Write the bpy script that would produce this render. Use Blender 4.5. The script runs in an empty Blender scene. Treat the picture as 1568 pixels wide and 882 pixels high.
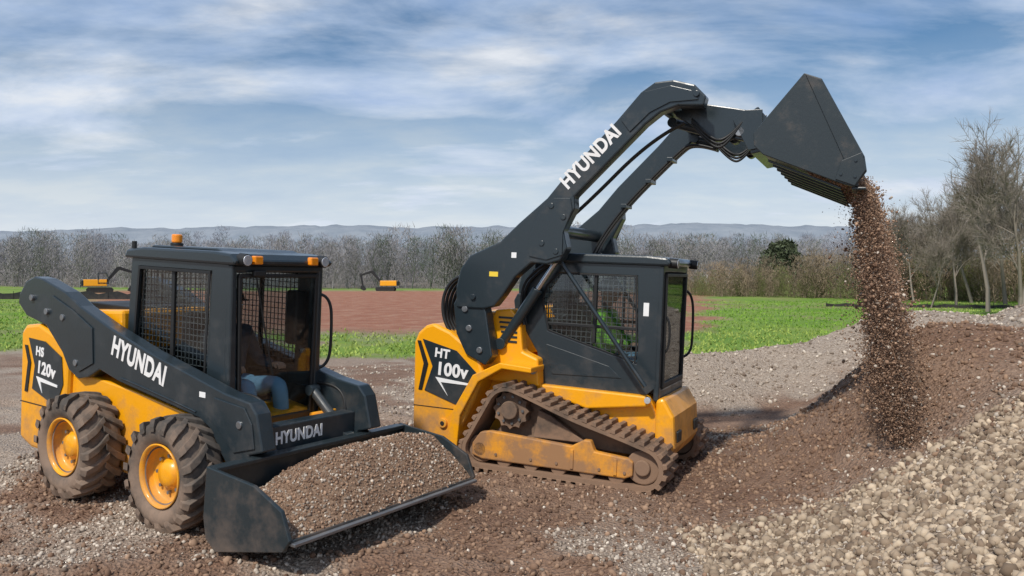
import bpy, bmesh, math, numpy as np
from mathutils import Matrix, Vector
S=bpy.context.scene
rng=np.random.default_rng(7)
# ---------- noise
def _h(ix,iy,s):
    v=np.sin(ix*127.1+iy*311.7+s*74.7)*43758.5453
    return v-np.floor(v)
def vn(x,y,s=0):
    ix=np.floor(x);iy=np.floor(y);fx=x-ix;fy=y-iy
    fx=fx*fx*(3-2*fx);fy=fy*fy*(3-2*fy)
    return (_h(ix,iy,s)*(1-fx)+_h(ix+1,iy,s)*fx)*(1-fy)+(_h(ix,iy+1,s)*(1-fx)+_h(ix+1,iy+1,s)*fx)*fy
def fbm(x,y,s=0,o=4):
    t=0;a=.5;n=0
    for i in range(o):
        t=t+a*vn(x*2**i+i*17.3,y*2**i-i*9.1,s+i);n+=a;a*=.5
    return t/n
def sst(a,b,x):
    t=np.clip((x-a)/(b-a),0,1);return t*t*(3-2*t)
def dseg(x,y,a,b):
    ax,ay=a;bx,by=b;dx=bx-ax;dy=by-ay
    t=np.clip(((x-ax)*dx+(y-ay)*dy)/(dx*dx+dy*dy),0,1)
    return np.hypot(x-ax-t*dx,y-ay-t*dy)
PA,PB=(8.0,10.5),(5.6,3.5)
RUTS=[((-4.5,7.6),(-8.5,10.6)),((-3.2,8.6),(-7.5,12)),((-.7,7.8),(-4.5,10.4)),((.2,9.0),(-3.5,12)),((-.6,5.1),(-5,4.7)),((-.2,4.5),(-4,4.2)),((-1.2,6.6),(.4,5.0))]
def height(x,y):
    near=1-sst(20,60,np.hypot(x,y))
    h=near*(.10*(fbm(x*.5,y*.5,1)-.5)+.05*(fbm(x*2.2,y*2.2,5)-.5)+.035*(fbm(x*6,y*6,15)-.5))
    wob=.25*(fbm(x*.9,y*.9,44)-.5)
    for a,b in RUTS:
        d=dseg(x+wob,y+wob,a,b);h=h-.04*np.exp(-(d/.13)**2)+.028*np.exp(-((d-.27)/.08)**2)
    h=h+.07*np.exp(-((x+3.7)**2+(y-7.0)**2)/1.6)+.06*np.exp(-((x+.2)**2+(y-8)**2)/1.2)
    d=np.sqrt(dseg(x,y,PA,PB)**2+.3)
    p=2.15-.50*d+.16*(fbm(x*.9,y*.9,9)-.5)
    h=h+.12*np.logaddexp(0,p/.12)
    d=np.sqrt((x-3.75)**2/1.0+(y-7.6)**2/1.5+.06)
    h=h+.10*np.logaddexp(0,(.92-.58*d+.14*(fbm(x*1.6,y*1.6,19)-.5))/.10)
    d=dseg(x,y,(2.6,12.2),(7,13.5))
    p=.72-.5*d+.15*(fbm(x*1.1,y*1.1,12)-.5)
    h=h+.1*np.logaddexp(0,p/.1)
    far=np.hypot(x,y)
    h=h+sst(110,400,far)*9*(.5+fbm(x*.006,y*.006,3))
    return h
H=lambda x,y: float(height(np.array([x]),np.array([y]))[0])
def mesh_np(name,v,f,mat,col=None,smooth=False):
    v=np.asarray(v,dtype=np.float32);f=np.asarray(f,dtype=np.int32);k=f.shape[1]
    me=bpy.data.meshes.new(name)
    me.vertices.add(len(v));me.vertices.foreach_set("co",v.ravel())
    me.loops.add(f.size);me.loops.foreach_set("vertex_index",f.ravel())
    me.polygons.add(len(f));me.polygons.foreach_set("loop_start",np.arange(0,f.size,k,dtype=np.int32))
    if smooth: me.polygons.foreach_set("use_smooth",np.ones(len(f),dtype=bool))
    me.update(calc_edges=True)
    if col is not None:
        a=me.color_attributes.new("col",'FLOAT_COLOR','POINT')
        c=np.ones((len(v),4),dtype=np.float32);c[:,:3]=col;a.data.foreach_set("color",c.ravel())
    me.materials.append(mat)
    o=bpy.data.objects.new(name,me);S.collection.objects.link(o);return o
# ---------- node helper
class NT:
    def __init__(s,nt): s.t=nt
    def n(s,t,**k):
        n=s.t.nodes.new(t)
        for a,b in k.items():
            if a.startswith('_'): setattr(n,a[1:],b)
            else: n.inputs[a.replace('_',' ')].default_value=b
        return n
    def l(s,a,b): s.t.links.new(a,b)
def newmat(name):
    m=bpy.data.materials.new(name);m.use_nodes=True
    m.node_tree.nodes.clear();T=NT(m.node_tree)
    o=T.n('ShaderNodeOutputMaterial');b=T.n('ShaderNodeBsdfPrincipled');T.l(b.outputs[0],o.inputs[0])
    return m,T,b
def attr_mat(name,rough=.9):
    m,T,b=newmat(name);b.inputs['Roughness'].default_value=rough
    a=T.n('ShaderNodeAttribute',_attribute_name='col');T.l(a.outputs['Color'],b.inputs['Base Color'])
    return m
def noise(T,geo,scale,detail=6,rough=.6,out='Position'):
    n=T.n('ShaderNodeTexNoise',Scale=scale,Detail=detail,Roughness=rough);T.l(geo.outputs[out],n.inputs['Vector']);return n
def ramp(T,src,stops):
    r=T.n('ShaderNodeValToRGB');e=r.color_ramp.elements
    while len(e)<len(stops): e.new(.5)
    for i,(p,c) in enumerate(stops): e[i].position=p;e[i].color=(*c,1) if len(c)==3 else c
    T.l(src,r.inputs[0]);return r
def mix(T,f,a,b):
    m=T.n('ShaderNodeMix',_data_type='RGBA')
    if isinstance(f,float): m.inputs[0].default_value=f
    else: T.l(f,m.inputs[0])
    for s,i in ((a,6),(b,7)):
        if isinstance(s,tuple): m.inputs[i].default_value=(*s,1)
        else: T.l(s,m.inputs[i])
    return m.outputs[2]
# ---------- ground
def axis(a,b,step,grow,lim):
    c=list(np.arange(a,b,step));s=step;v=c[-1];r=[]
    while v<lim: s*=grow;v+=s;r.append(v)
    return c,r
cx,r=axis(-7,9,.06,1.08,1500)
_,l=axis(-9,7,.06,1.08,1500)
X=np.array(sorted([-q for q in l])+cx+r)
cy,r=axis(2.5,16,.06,1.045,1500)
l=[];v=2.5;s=.07
while v>-60: s*=1.15;v-=s;l.append(v)
Y=np.array(l[::-1]+cy+r)
gx,gy=np.meshgrid(X,Y)
gz=height(gx,gy)
def masks(x,y):
    r=x/np.maximum(y,.1);n=fbm(x*.35,y*.35,21)
    g=sst(15,17.5,y+4*(n-.5)-1.0)*sst(.17,.22,r+.1*(n-.5)-.05*sst(24,30,y))
    g=np.maximum(g,sst(19,21,y+6*(n-.5))*(1-sst(25,29,y+8*(n-.5)))*sst(.42,.62,n+.1))
    g=np.maximum(g,sst(.5,.56,-r+.1*(n-.5))*sst(18,24,y+4*(n-.5)))
    g=np.maximum(g,sst(105,125,y))*(1-sst(128,140,y))
    g=g*(1-.35*sst(.54,.68,fbm(x*.5,y*.18,61)))
    red=sst(24,30,y+6*(n-.5))*(1-sst(105,125,y))*(1-g)
    q=fbm(x*.8,y*.8,31,5)
    grav=sst(.46,.60,q+.30*np.exp(-((x-1.1)**2/2.2+(y-5.0)**2/.8))-.16*np.exp(-((x+2.2)**2/5+(y-4.9)**2/2)))*.9
    brown=np.exp(-(dseg(x,y,(1.4,6.9),(5.0,7.4))/1.40)**4)
    pile=sst(.15,.5,2.1-.5*dseg(x,y,PA,PB))
    grav=np.maximum(grav,pile*.95)*(1-.96*brown*sst(.22,.40,fbm(x*.9,y*.9,40)+.15))
    grav=np.maximum(grav,sst(-.1,.3,.72-.5*dseg(x,y,(2.6,12.2),(7,13.5))))
    grav=np.maximum(grav,.6*sst(9,11,y)*sst(.38,.62,fbm(x*.5,y*.9,36)))
    return g,red,np.clip(grav,0,1)
g,red,grav=masks(gx,gy)
nr,nc=gx.shape
idx=np.arange(nr*nc).reshape(nr,nc)
F=np.stack([idx[:-1,:-1],idx[:-1,1:],idx[1:,1:],idx[1:,:-1]],-1).reshape(-1,4)
gm,T,b=newmat("ground_mat")
a=T.n('ShaderNodeAttribute',_attribute_name='col');sep=T.n('ShaderNodeSeparateColor');T.l(a.outputs['Color'],sep.inputs[0])
geo=T.n('ShaderNodeNewGeometry')
n2=noise(T,geo,28,5,.7);n3=noise(T,geo,.25,5);n4=noise(T,geo,.9,8,.7)
vor=T.n('ShaderNodeTexVoronoi',Scale=42.0);T.l(geo.outputs['Position'],vor.inputs['Vector'])
dirt=ramp(T,n2.outputs[0],[(.3,(.105,.056,.035)),(.55,(.215,.120,.075)),(.75,(.36,.235,.155))])
dirt2=mix(T,ramp(T,n4.outputs[0],[(.42,(0,0,0)),(.66,(.6,.6,.6))]).outputs[0],dirt.outputs[0],(.38,.26,.185))
gra=ramp(T,n2.outputs[0],[(.25,(.19,.14,.105)),(.5,(.38,.305,.24)),(.75,(.57,.49,.41))])
redc=ramp(T,n4.outputs[0],[(.3,(.26,.09,.05)),(.5,(.34,.145,.085)),(.72,(.44,.27,.18))])
grs=ramp(T,n3.outputs[0],[(.3,(.11,.23,.018)),(.5,(.17,.29,.03)),(.75,(.27,.32,.075))])
wood=ramp(T,n4.outputs[0],[(.3,(.13,.11,.09)),(.7,(.22,.19,.16))])
c=mix(T,sep.outputs[2],dirt2,gra.outputs[0])
c=mix(T,sep.outputs[1],c,redc.outputs[0])
c=mix(T,sep.outputs[0],c,grs.outputs[0])
sy=T.n('ShaderNodeSeparateXYZ');T.l(geo.outputs['Position'],sy.inputs[0])
mr=T.n('ShaderNodeMapRange');T.l(sy.outputs[1],mr.inputs[0]);mr.inputs[1].default_value=124;mr.inputs[2].default_value=136
c=mix(T,mr.outputs[0],c,wood.outputs[0])
T.l(c,b.inputs['Base Color']);b.inputs['Roughness'].default_value=.95
bu=T.n('ShaderNodeBump',Strength=.9,Distance=.03)
ad=T.n('ShaderNodeMath',_operation='ADD');T.l(n2.outputs[0],ad.inputs[0]);T.l(vor.outputs['Distance'],ad.inputs[1])
T.l(ad.outputs[0],bu.inputs['Height']);T.l(bu.outputs[0],b.inputs['Normal'])
mesh_np("ground",np.stack([gx,gy,gz],-1).reshape(-1,3),F,gm,np.stack([g,red,grav],-1).reshape(-1,3),True)
# ---------- rocks
def ico(sub):
    bm=bmesh.new();bmesh.ops.create_icosphere(bm,subdivisions=sub,radius=1)
    v=np.array([q.co[:] for q in bm.verts]);f=np.array([[q.index for q in p.verts] for p in bm.faces]);bm.free();return v,f
IV,IF=ico(1)
OV=np.array([[1,0,0],[-1,0,0],[0,1,0],[0,-1,0],[0,0,1],[0,0,-1.]]);OF=np.array([[0,2,4],[2,1,4],[1,3,4],[3,0,4],[2,0,5],[1,2,5],[3,1,5],[0,3,5]])
def rocks(name,P,R,C,mat,tiny=False):
    V,Fc=(OV,OF) if tiny else (IV,IF);n=len(P);k=len(V)
    A=rng.normal(size=(n,3,3));Q,_=np.linalg.qr(A)
    sc=rng.uniform(.5,1.3,(n,1,3))
    vv=V[None]*sc*(1+rng.normal(0,.15,(n,k,1)))
    vv=np.einsum('nkj,nij->nki',vv,Q)*R[:,None,None]+P[:,None,:]
    ff=Fc[None]+(np.arange(n)*k)[:,None,None]
    return mesh_np(name,vv.reshape(-1,3),ff.reshape(-1,3),mat,np.repeat(C,k,0))
rockm=attr_mat("stone_mat",.9)
def palette(n,kind):
    t=rng.random((n,1))**1.2
    if kind=='g': a=np.array([.19,.14,.105]);b=np.array([.62,.54,.45])
    elif kind=='t': a=np.array([.15,.10,.065]);b=np.array([.54,.43,.31])
    else: a=np.array([.13,.073,.046]);b=np.array([.34,.22,.145])
    return (a+(b-a)*t)*rng.uniform(.8,1.15,(n,1))
def scat(n,x0,x1,y0,y1,rmin,rmax,kind,thr):
    x=rng.uniform(x0,x1,n);y=rng.uniform(y0,y1,n)
    _,_,gv=masks(x,y);keep=(rng.random(n)<((1-gv) if kind=='d' else gv)*thr+.04)&(np.abs(x/y)<.72)
    x=x[keep];y=y[keep];m=len(x);r=rmin+(rmax-rmin)*rng.random(m)**3
    return np.stack([x,y,height(x,y)+r*.3],-1),r,palette(m,kind)
L=[scat(80000,-5,5.8,4,10,.006,.020,'g',1.0),scat(52000,-5,5.8,4,10,.005,.026,'d',.8),scat(32000,1.2,5.5,2.8,6,.012,.036,'t',1.0),scat(20000,-6,9,9.5,17,.012,.035,'g',.8)]
rocks("gravel",np.concatenate([q[0] for q in L]),np.concatenate([q[1] for q in L]),np.concatenate([q[2] for q in L]),rockm)
# ---------- grass
n=60000
y=14+rng.random(n)**1.7*50;x=rng.uniform(-.75,.75,n)*y
g,_,_=masks(x,y);k=rng.random(n)<g;x=x[k];y=y[k];n=len(x);z=height(x,y)
a=rng.uniform(0,6.28,n);w=.015+.0005*y;hh=rng.uniform(.03,.10,n)
d=np.stack([np.cos(a)*w,np.sin(a)*w,0*a],-1);p=np.stack([x,y,z],-1)
tip=p+np.stack([rng.normal(0,.04,n),rng.normal(0,.04,n),hh],-1)
V=np.stack([p-d,p+d,tip],1).reshape(-1,3)
pp=sst(.35,.65,fbm(x*.25,y*.1,71))[:,None]
col=np.repeat((np.array([[.15,.29,.022]])*(1-pp)+np.array([[.28,.35,.075]])*pp)*rng.uniform(.75,1.3,(n,1)),3,0)
mesh_np("grass",V,np.arange(3*n).reshape(-1,3),attr_mat("grass_mat"),col)
# ---------- trees
def tree_segments(h,levels,rs,seed,spread=.5,nb=3,trunk=.42):
    R=np.random.default_rng(seed);segs=[]
    def grow(p,d,L,r,lv):
        k=3 if lv>1 else 2
        q=p
        for i in range(k):
            d2=d+R.normal(0,.10,3);d2[2]+=.06;d2/=np.linalg.norm(d2)
            q2=q+d2*L/k;ra=r*(1-.45*i/k);rb=r*(1-.45*(i+1)/k)
            segs.append((q,q2,ra,rb));q=q2;d=d2
            if lv>0 and (i>0 or lv<levels):
                for j in range(R.integers(1,nb)):
                    v=R.normal(size=3);v-=v.dot(d)*d;v/=np.linalg.norm(v)+1e-6
                    dd=d+v*R.uniform(spread,spread*2);dd/=np.linalg.norm(dd)
                    grow(q,dd,L*R.uniform(.5,.72),rb*.6,lv-1)
        if lv>0: grow(q,d,L*.7,r*.55,lv-1)
    grow(np.zeros(3),np.array([0,0,1.]),h*trunk,rs,levels)
    return segs
def seg_mesh(segs,rmin,sides=3,haze=0,hh=8,hr=3,seed=0,w0=.035,attach=False):
    P0=np.array([s[0] for s in segs]);P1=np.array([s[1] for s in segs]);r0=np.maximum([s[2] for s in segs],rmin);r1=np.maximum([s[3] for s in segs],rmin)
    D=P1-P0;D/=np.linalg.norm(D,axis=1)[:,None]+1e-9
    up=np.where(np.abs(D[:,2:3])>.9,[[1.,0,0]],[[0,0,1.]]);U=np.cross(D,up);U/=np.linalg.norm(U,axis=1)[:,None];W=np.cross(D,U)
    an=np.arange(sides)*2*np.pi/sides
    ring=lambda P,r:P[:,None,:]+r[:,None,None]*(np.cos(an)[None,:,None]*U[:,None,:]+np.sin(an)[None,:,None]*W[:,None,:])
    V=np.concatenate([ring(P0,r0),ring(P1,r1)],1);n=len(segs)
    f=np.array([[i,(i+1)%sides,sides+(i+1)%sides,sides+i] for i in range(sides)])
    V=V.reshape(-1,3);F=(f[None]+(np.arange(n)*2*sides)[:,None,None]).reshape(-1,4)
    if haze:
        R=np.random.default_rng(seed)
        if attach:
            thin=np.where(r0<=np.percentile(r0,70))[0];q=R.choice(thin,haze);c=P0[q]+(P1-P0)[q]*R.random((haze,1))
            d=D[q]+R.normal(0,.7,(haze,3));d[:,2]+=.25;d/=np.linalg.norm(d,axis=1)[:,None];d*=R.uniform(.25,.85,(haze,1))
        else:
            a=R.uniform(0,6.28,haze);rr=hr*np.sqrt(R.random(haze));z=R.random(haze)**.8
            c=np.stack([np.cos(a)*rr*(1-.5*z),np.sin(a)*rr*(1-.5*z),z*hh],-1)
            d=R.normal(size=(haze,3));d[:,2]=np.abs(d[:,2])+.6;d/=np.linalg.norm(d,axis=1)[:,None];d*=R.uniform(.3,.9,(haze,1))
        w=np.cross(d,R.normal(size=(haze,3)));w/=np.linalg.norm(w,axis=1)[:,None];w*=w0
        q=np.stack([c-w,c+w,c+d+w*.3,c+d-w*.3],1).reshape(-1,3)
        F=np.concatenate([F,np.arange(4*haze).reshape(-1,4)+len(V)]);V=np.concatenate([V,q])
    return V,F
def merge(name,items,mat):
    VV=[];FF=[];CC=[];o=0
    for (V,F),(x,y,z,s,rot,col) in items:
        c,sn=math.cos(rot),math.sin(rot)
        v=V*s;v=np.stack([v[:,0]*c-v[:,1]*sn+x,v[:,0]*sn+v[:,1]*c+y,v[:,2]+z],-1)
        VV.append(v);FF.append(F+o);CC.append(np.tile(col,(len(v),1)));o+=len(v)
    return mesh_np(name,np.concatenate(VV),np.concatenate(FF),mat,np.concatenate(CC))
tm=attr_mat("bark_mat",.95)
big=[seg_mesh(tree_segments(10,4,.17,s,.46),.013,3,8000,0,0,s,.010,True) for s in (1,2,3)]
for i,(px,dd,s) in enumerate([(1512,44,.95),(1562,38,.76),(1400,60,.72),(1362,66,.68),(1465,52,.70),(1425,50,.50),(1540,56,.95),(1330,74,.66),(1488,60,.9),(1380,72,.75),(1440,66,.8),(1568,50,.9)]):
    x=(px-784)/1250*dd
    merge("bare_tree",[(big[i%3],(x,dd,H(x,dd)-.1,s,i*1.3,np.array((.21,.18,.15))*(1+.08*(i%3))))],tm)
small=[seg_mesh(tree_segments(8,2,.11,s+20,.5,3,.4),.03,3,320,8.5,2.6,s) for s in range(6)]
items=[]
for i in range(1050):
    r=rng.uniform(-.8,.42);dd=125+rng.random()**1.3*120;x=r*dd
    cl_=float(fbm(np.array([x*.035]),np.array([dd*.03]),91)[0])
    t=rng.uniform(.75,1.2);c=np.array([.25,.235,.235])*t+np.array([0,.01,.03])*(dd-125)/60  # distance haze painted into tree colour: bluer the farther the tree stands
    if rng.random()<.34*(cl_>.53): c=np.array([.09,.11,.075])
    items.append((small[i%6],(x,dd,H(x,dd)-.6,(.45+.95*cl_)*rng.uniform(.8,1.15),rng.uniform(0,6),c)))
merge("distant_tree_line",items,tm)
items=[]
for i in range(640):
    t=rng.random();x=14+t*36+rng.normal(0,1.5);dd=94-t*44+rng.normal(0,3)
    s=(.28+.38*t)*rng.uniform(.55,1.4);c=np.array([.26,.20,.135])*rng.uniform(.6,1.2)
    if rng.random()<.42:c=np.array([.15,.17,.055])*rng.uniform(.6,1.3);s*=.75
    items.append((small[i%6],(x,dd,H(x,dd)-.3-.8*s,s,rng.uniform(0,6),c)))
merge("hedgerow",items,tm)
R=np.random.default_rng(3);n=6000;z=R.random(n);a=R.uniform(0,6.28,n);rr=np.sqrt(np.clip(1-(z*1.05-.1)**2,0,1))*1.5*(.45+.55*R.random(n))*(1+.3*np.sin(a*3+z*7))
c=np.stack([np.cos(a)*rr,np.sin(a)*rr,.3+z*3.2],-1);d=R.normal(0,.10,(n,3));w=R.normal(0,.07,(n,3))
V=np.stack([c,c+d+w,c+d-w],1).reshape(-1,3);cc=np.repeat(np.array([[.075,.095,.05]])*R.uniform(.4,1.7,(n,1)),3,0)
for px,dd,s in ((1200,86,1.6),(1180,90,1.1)):
    x=(px-784)/1250*dd;mesh_np("cedar_tree",V*s+np.array([x,dd,H(x,dd)]),np.arange(3*n).reshape(-1,3),tm,cc)
# far hill
xs=np.linspace(-900,1100,400);rows=[]
for j,(yy,f) in enumerate([(620,0),(680,.5),(720,.85),(760,1),(820,.6)]):
    z=f*(32+20*fbm(xs*.003,xs*0+2,50)+4*fbm(xs*.08,xs*0+j,51,3)*f);rows.append(np.stack([xs,xs*0+yy,z+2],-1))
V=np.concatenate(rows);idx=np.arange(5*400).reshape(5,400)
F=np.stack([idx[:-1,:-1],idx[:-1,1:],idx[1:,1:],idx[1:,:-1]],-1).reshape(-1,4)
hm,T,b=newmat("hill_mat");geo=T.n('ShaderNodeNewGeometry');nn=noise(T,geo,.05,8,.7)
rr=ramp(T,nn.outputs[0],[(.3,(.17,.205,.25)),(.7,(.27,.30,.335))]);T.l(rr.outputs[0],b.inputs['Base Color']);b.inputs['Roughness'].default_value=1  # blue-grey tones: aerial haze painted into the hill's base colour
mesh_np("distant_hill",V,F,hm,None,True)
# ---------- machine materials
def paint(name,base,mud,rough=.4,amt=.5,lowz=.9,metal=0.0,coat=0.0,lo=.54,hi_=.80):
    m,T,b=newmat(name);tc=T.n('ShaderNodeTexCoord')
    n1=noise(T,tc,3.5,8,.65,'Object');n2=noise(T,tc,40,4,.6,'Object')
    sp=T.n('ShaderNodeSeparateXYZ');T.l(tc.outputs['Object'],sp.inputs[0])
    mr=T.n('ShaderNodeMapRange');T.l(sp.outputs[2],mr.inputs[0]);mr.inputs[1].default_value=0;mr.inputs[2].default_value=lowz;mr.inputs[3].default_value=.22;mr.inputs[4].default_value=-.06
    a=T.n('ShaderNodeMath',_operation='ADD');T.l(n1.outputs[0],a.inputs[0]);T.l(mr.outputs[0],a.inputs[1])
    f=ramp(T,a.outputs[0],[(lo,(0,0,0)),(hi_,(amt,amt,amt))])
    var=mix(T,n2.outputs[0],tuple(q*.93 for q in base),tuple(min(1,q*1.06) for q in base))
    c=mix(T,f.outputs[0],var,mud);T.l(c,b.inputs['Base Color'])
    r=T.n('ShaderNodeMapRange');T.l(a.outputs[0],r.inputs[0]);r.inputs[1].default_value=.45;r.inputs[2].default_value=.85;r.inputs[3].default_value=rough;r.inputs[4].default_value=.85
    T.l(r.outputs[0],b.inputs['Roughness']);b.inputs['Metallic'].default_value=metal;b.inputs['Coat Weight'].default_value=coat;b.inputs['Coat Roughness'].default_value=.15
    bp=T.n('ShaderNodeBump',Strength=.08,Distance=.01);T.l(n2.outputs[0],bp.inputs['Height']);T.l(bp.outputs[0],b.inputs['Normal'])
    return m
ORG=paint("yellow_paint",(.90,.385,.006),(.34,.19,.10),.30,.8,1.0,0,.25,.52,.78)
MUDO=paint("muddy_yellow_paint",(.88,.36,.010),(.27,.155,.09),.5,.9,1.0,0,0,.46,.70)
DRK=paint("dark_paint",(.019,.029,.036),(.15,.12,.10),.28,.35,1.1,0,.25,.50,.80)
BKT=paint("bucket_paint",(.020,.029,.034),(.17,.12,.09),.36,.6,.7,0,.1,.50,.78)
RUB=paint("tyre_rubber",(.070,.060,.052),(.26,.18,.13),.85,.9,.9,0,0,.44,.70)
TRK=paint("track_rubber",(.070,.055,.045),(.25,.155,.10),.85,.95,1.2,0,0,.40,.64)
BLK=paint("black_plastic",(.012,.013,.014),(.10,.08,.06),.5,.3,.8)
GRY=paint("steel",(.30,.31,.32),(.2,.15,.12),.35,.3,.8,.8)
CHR=paint("chrome",(.6,.62,.64),(.3,.25,.2),.15,.2,.8,1.0)
WHT=paint("white_decal",(.82,.82,.82),(.5,.42,.35),.5,.2,.8)
YEL=paint("yellow_label",(.85,.60,.05),(.3,.2,.1),.5,.2,.8)
MSH=paint("mesh_steel",(.15,.155,.16),(.2,.16,.12),.5,.3,.8,.2)
AMB=paint("amber_lens",(.9,.28,.01),(.9,.3,.02),.15,.0,.8,0,.5)
LMP=paint("lamp_lens",(.75,.78,.82),(.6,.6,.6),.08,.0,.8,.6,.5)
gl=bpy.data.materials.new("cab_glass");gl.use_nodes=True;gl.node_tree.nodes.clear();T=NT(gl.node_tree)
o_=T.n('ShaderNodeOutputMaterial');mxs=T.n('ShaderNodeMixShader');tr=T.n('ShaderNodeBsdfTransparent');tr.inputs[0].default_value=(.80,.84,.85,1);gs=T.n('ShaderNodeBsdfGlossy',Roughness=.03)
lw=T.n('ShaderNodeLayerWeight',Blend=.35);pw=T.n('ShaderNodeMath',_operation='POWER');T.l(lw.outputs['Facing'],pw.inputs[0]);pw.inputs[1].default_value=2.2
ml=T.n('ShaderNodeMath',_operation='MULTIPLY_ADD');T.l(pw.outputs[0],ml.inputs[0]);ml.inputs[1].default_value=.40;ml.inputs[2].default_value=.05
T.l(ml.outputs[0],mxs.inputs[0]);T.l(tr.outputs[0],mxs.inputs[1]);T.l(gs.outputs[0],mxs.inputs[2]);T.l(mxs.outputs[0],o_.inputs[0])
# ---------- part builders (local machine frame: x forward, y lateral, z up)
def addm(par,name,bm,mat,bev=0,smooth=False):
    bmesh.ops.recalc_face_normals(bm,faces=bm.faces)
    me=bpy.data.meshes.new(name);bm.to_mesh(me);bm.free();me.materials.append(mat)
    if smooth: me.polygons.foreach_set("use_smooth",[True]*len(me.polygons))
    o=bpy.data.objects.new(name,me);S.collection.objects.link(o);o.parent=par
    if bev:
        m=o.modifiers.new("bevel",'BEVEL');m.width=bev;m.segments=2;m.limit_method='ANGLE';m.angle_limit=math.radians(35)
    return o
def prism(par,name,pts,y0,y1,mat,bev=.008,ax='y'):
    bm=bmesh.new();P=(lambda a,b,c:(a,c,b)) if ax=='y' else ((lambda a,b,c:(c,a,b)) if ax=='x' else (lambda a,b,c:(a,b,c)))
    A=[bm.verts.new(P(a,b,y0)) for a,b in pts];B=[bm.verts.new(P(a,b,y1)) for a,b in pts]
    bm.faces.new(A);bm.faces.new(B[::-1]);n=len(pts)
    for i in range(n): bm.faces.new([A[i],B[i],B[(i+1)%n],A[(i+1)%n]])
    return addm(par,name,bm,mat,bev)
def box(par,name,x,y,z,mat,bev=.008):
    return prism(par,name,[(x[0],z[0]),(x[1],z[0]),(x[1],z[1]),(x[0],z[1])],y[0],y[1],mat,bev)
def ring(par,name,outer,inner,y0,y1,mat,bev=.006,ax='y'):
    bm=bmesh.new();P=(lambda a,b,c:(a,c,b)) if ax=='y' else (lambda a,b,c:(c,a,b));n=len(outer)
    v=[[bm.verts.new(P(a,b,c)) for a,b in pp] for pp in (outer,inner) for c in (y0,y1)]
    for i in range(n):
        j=(i+1)%n
        bm.faces.new([v[0][i],v[0][j],v[2][j],v[2][i]]);bm.faces.new([v[1][i],v[1][j],v[3][j],v[3][i]])
        bm.faces.new([v[0][i],v[1][i],v[1][j],v[0][j]]);bm.faces.new([v[2][i],v[3][i],v[3][j],v[2][j]])
    return addm(par,name,bm,mat,bev)
def tube(par,name,pts,r,mat,smooth=True):
    cu=bpy.data.curves.new(name,'CURVE');cu.dimensions='3D';cu.bevel_depth=r;cu.bevel_resolution=3
    if smooth and len(pts)>2:
        s=cu.splines.new('NURBS');s.points.add(len(pts)-1);s.use_endpoint_u=True;s.order_u=3
    else: s=cu.splines.new('POLY');s.points.add(len(pts)-1)
    for q,p in zip(s.points,pts): q.co=(*p,1)
    cu.use_fill_caps=True;cu.materials.append(mat)
    o=bpy.data.objects.new(name,cu);S.collection.objects.link(o);o.parent=par;return o
def cyl(par,name,p0,p1,r,mat,seg=24,bev=.004):
    p0=Vector(p0);p1=Vector(p1);d=p1-p0
    bm=bmesh.new();bmesh.ops.create_cone(bm,cap_ends=True,segments=seg,radius1=r,radius2=r,depth=d.length)
    bm.transform(Matrix.Translation((p0+p1)/2)@d.to_track_quat('Z','Y').to_matrix().to_4x4())
    return addm(par,name,bm,mat,bev)
def hyd(par,name,p0,p1,r,frac=.6):
    p0=Vector(p0);p1=Vector(p1);m=p0.lerp(p1,frac)
    cyl(par,name+"_barrel",p0,m,r,DRK);cyl(par,name+"_rod",m,p1,r*.5,CHR)
    for p in (p0,p1): cyl(par,name+"_pin",p-Vector((0,r*1.2,0)),p+Vector((0,r*1.2,0)),r*1.1,DRK)
def bars(par,name,a,b,na,nb,c,r,mat,ax='y'):
    bm=bmesh.new();P=(lambda u,v,w:(u,w,v)) if ax=='y' else (lambda u,v,w:(w,u,v))
    def bx(u0,u1,v0,v1):
        A=[bm.verts.new(P(u,v,w)) for w in (c-r,c+r) for u,v in ((u0,v0),(u1,v0),(u1,v1),(u0,v1))]
        for f in ((0,1,2,3),(4,5,6,7),(0,1,5,4),(1,2,6,5),(2,3,7,6),(3,0,4,7)): bm.faces.new([A[i] for i in f])
    for i in range(na+1):
        u=a[0]+(a[1]-a[0])*i/na;bx(u-r,u+r,b[0],b[1])
    c+=2*r
    for i in range(nb+1):
        v=b[0]+(b[1]-b[0])*i/nb;bx(a[0],a[1],v-r,v+r)
    return addm(par,name,bm,mat)
def pane(par,name,pts,c,ax='y'): return prism(par,name,pts,c,c+.005,gl,0,ax)
def shell(par,name,path,t,y0,y1,mat):
    p=[Vector((a,b)) for a,b in path];o=[]
    for i in range(len(p)):
        d0=(p[i]-p[i-1]).normalized() if i else (p[1]-p[0]).normalized();d1=(p[i+1]-p[i]).normalized() if i<len(p)-1 else d0
        n=Vector((-(d0+d1).y,(d0+d1).x)).normalized();o.append(p[i]+n*t)
    return prism(par,name,[tuple(q) for q in p]+[tuple(q) for q in o[::-1]],y0,y1,mat,.005)
def lathe(par,name,cx,cz,prof,mat,seg=48):
    bm=bmesh.new();R=[]
    for i in range(seg):
        a=2*math.pi*i/seg;R.append([bm.verts.new((cx+r*math.cos(a),y,cz+r*math.sin(a))) for y,r in prof])
    for i in range(seg):
        for j in range(len(prof)-1): bm.faces.new([R[i][j],R[i][j+1],R[(i+1)%seg][j+1],R[(i+1)%seg][j]])
    return addm(par,name,bm,mat,0,True)
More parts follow.
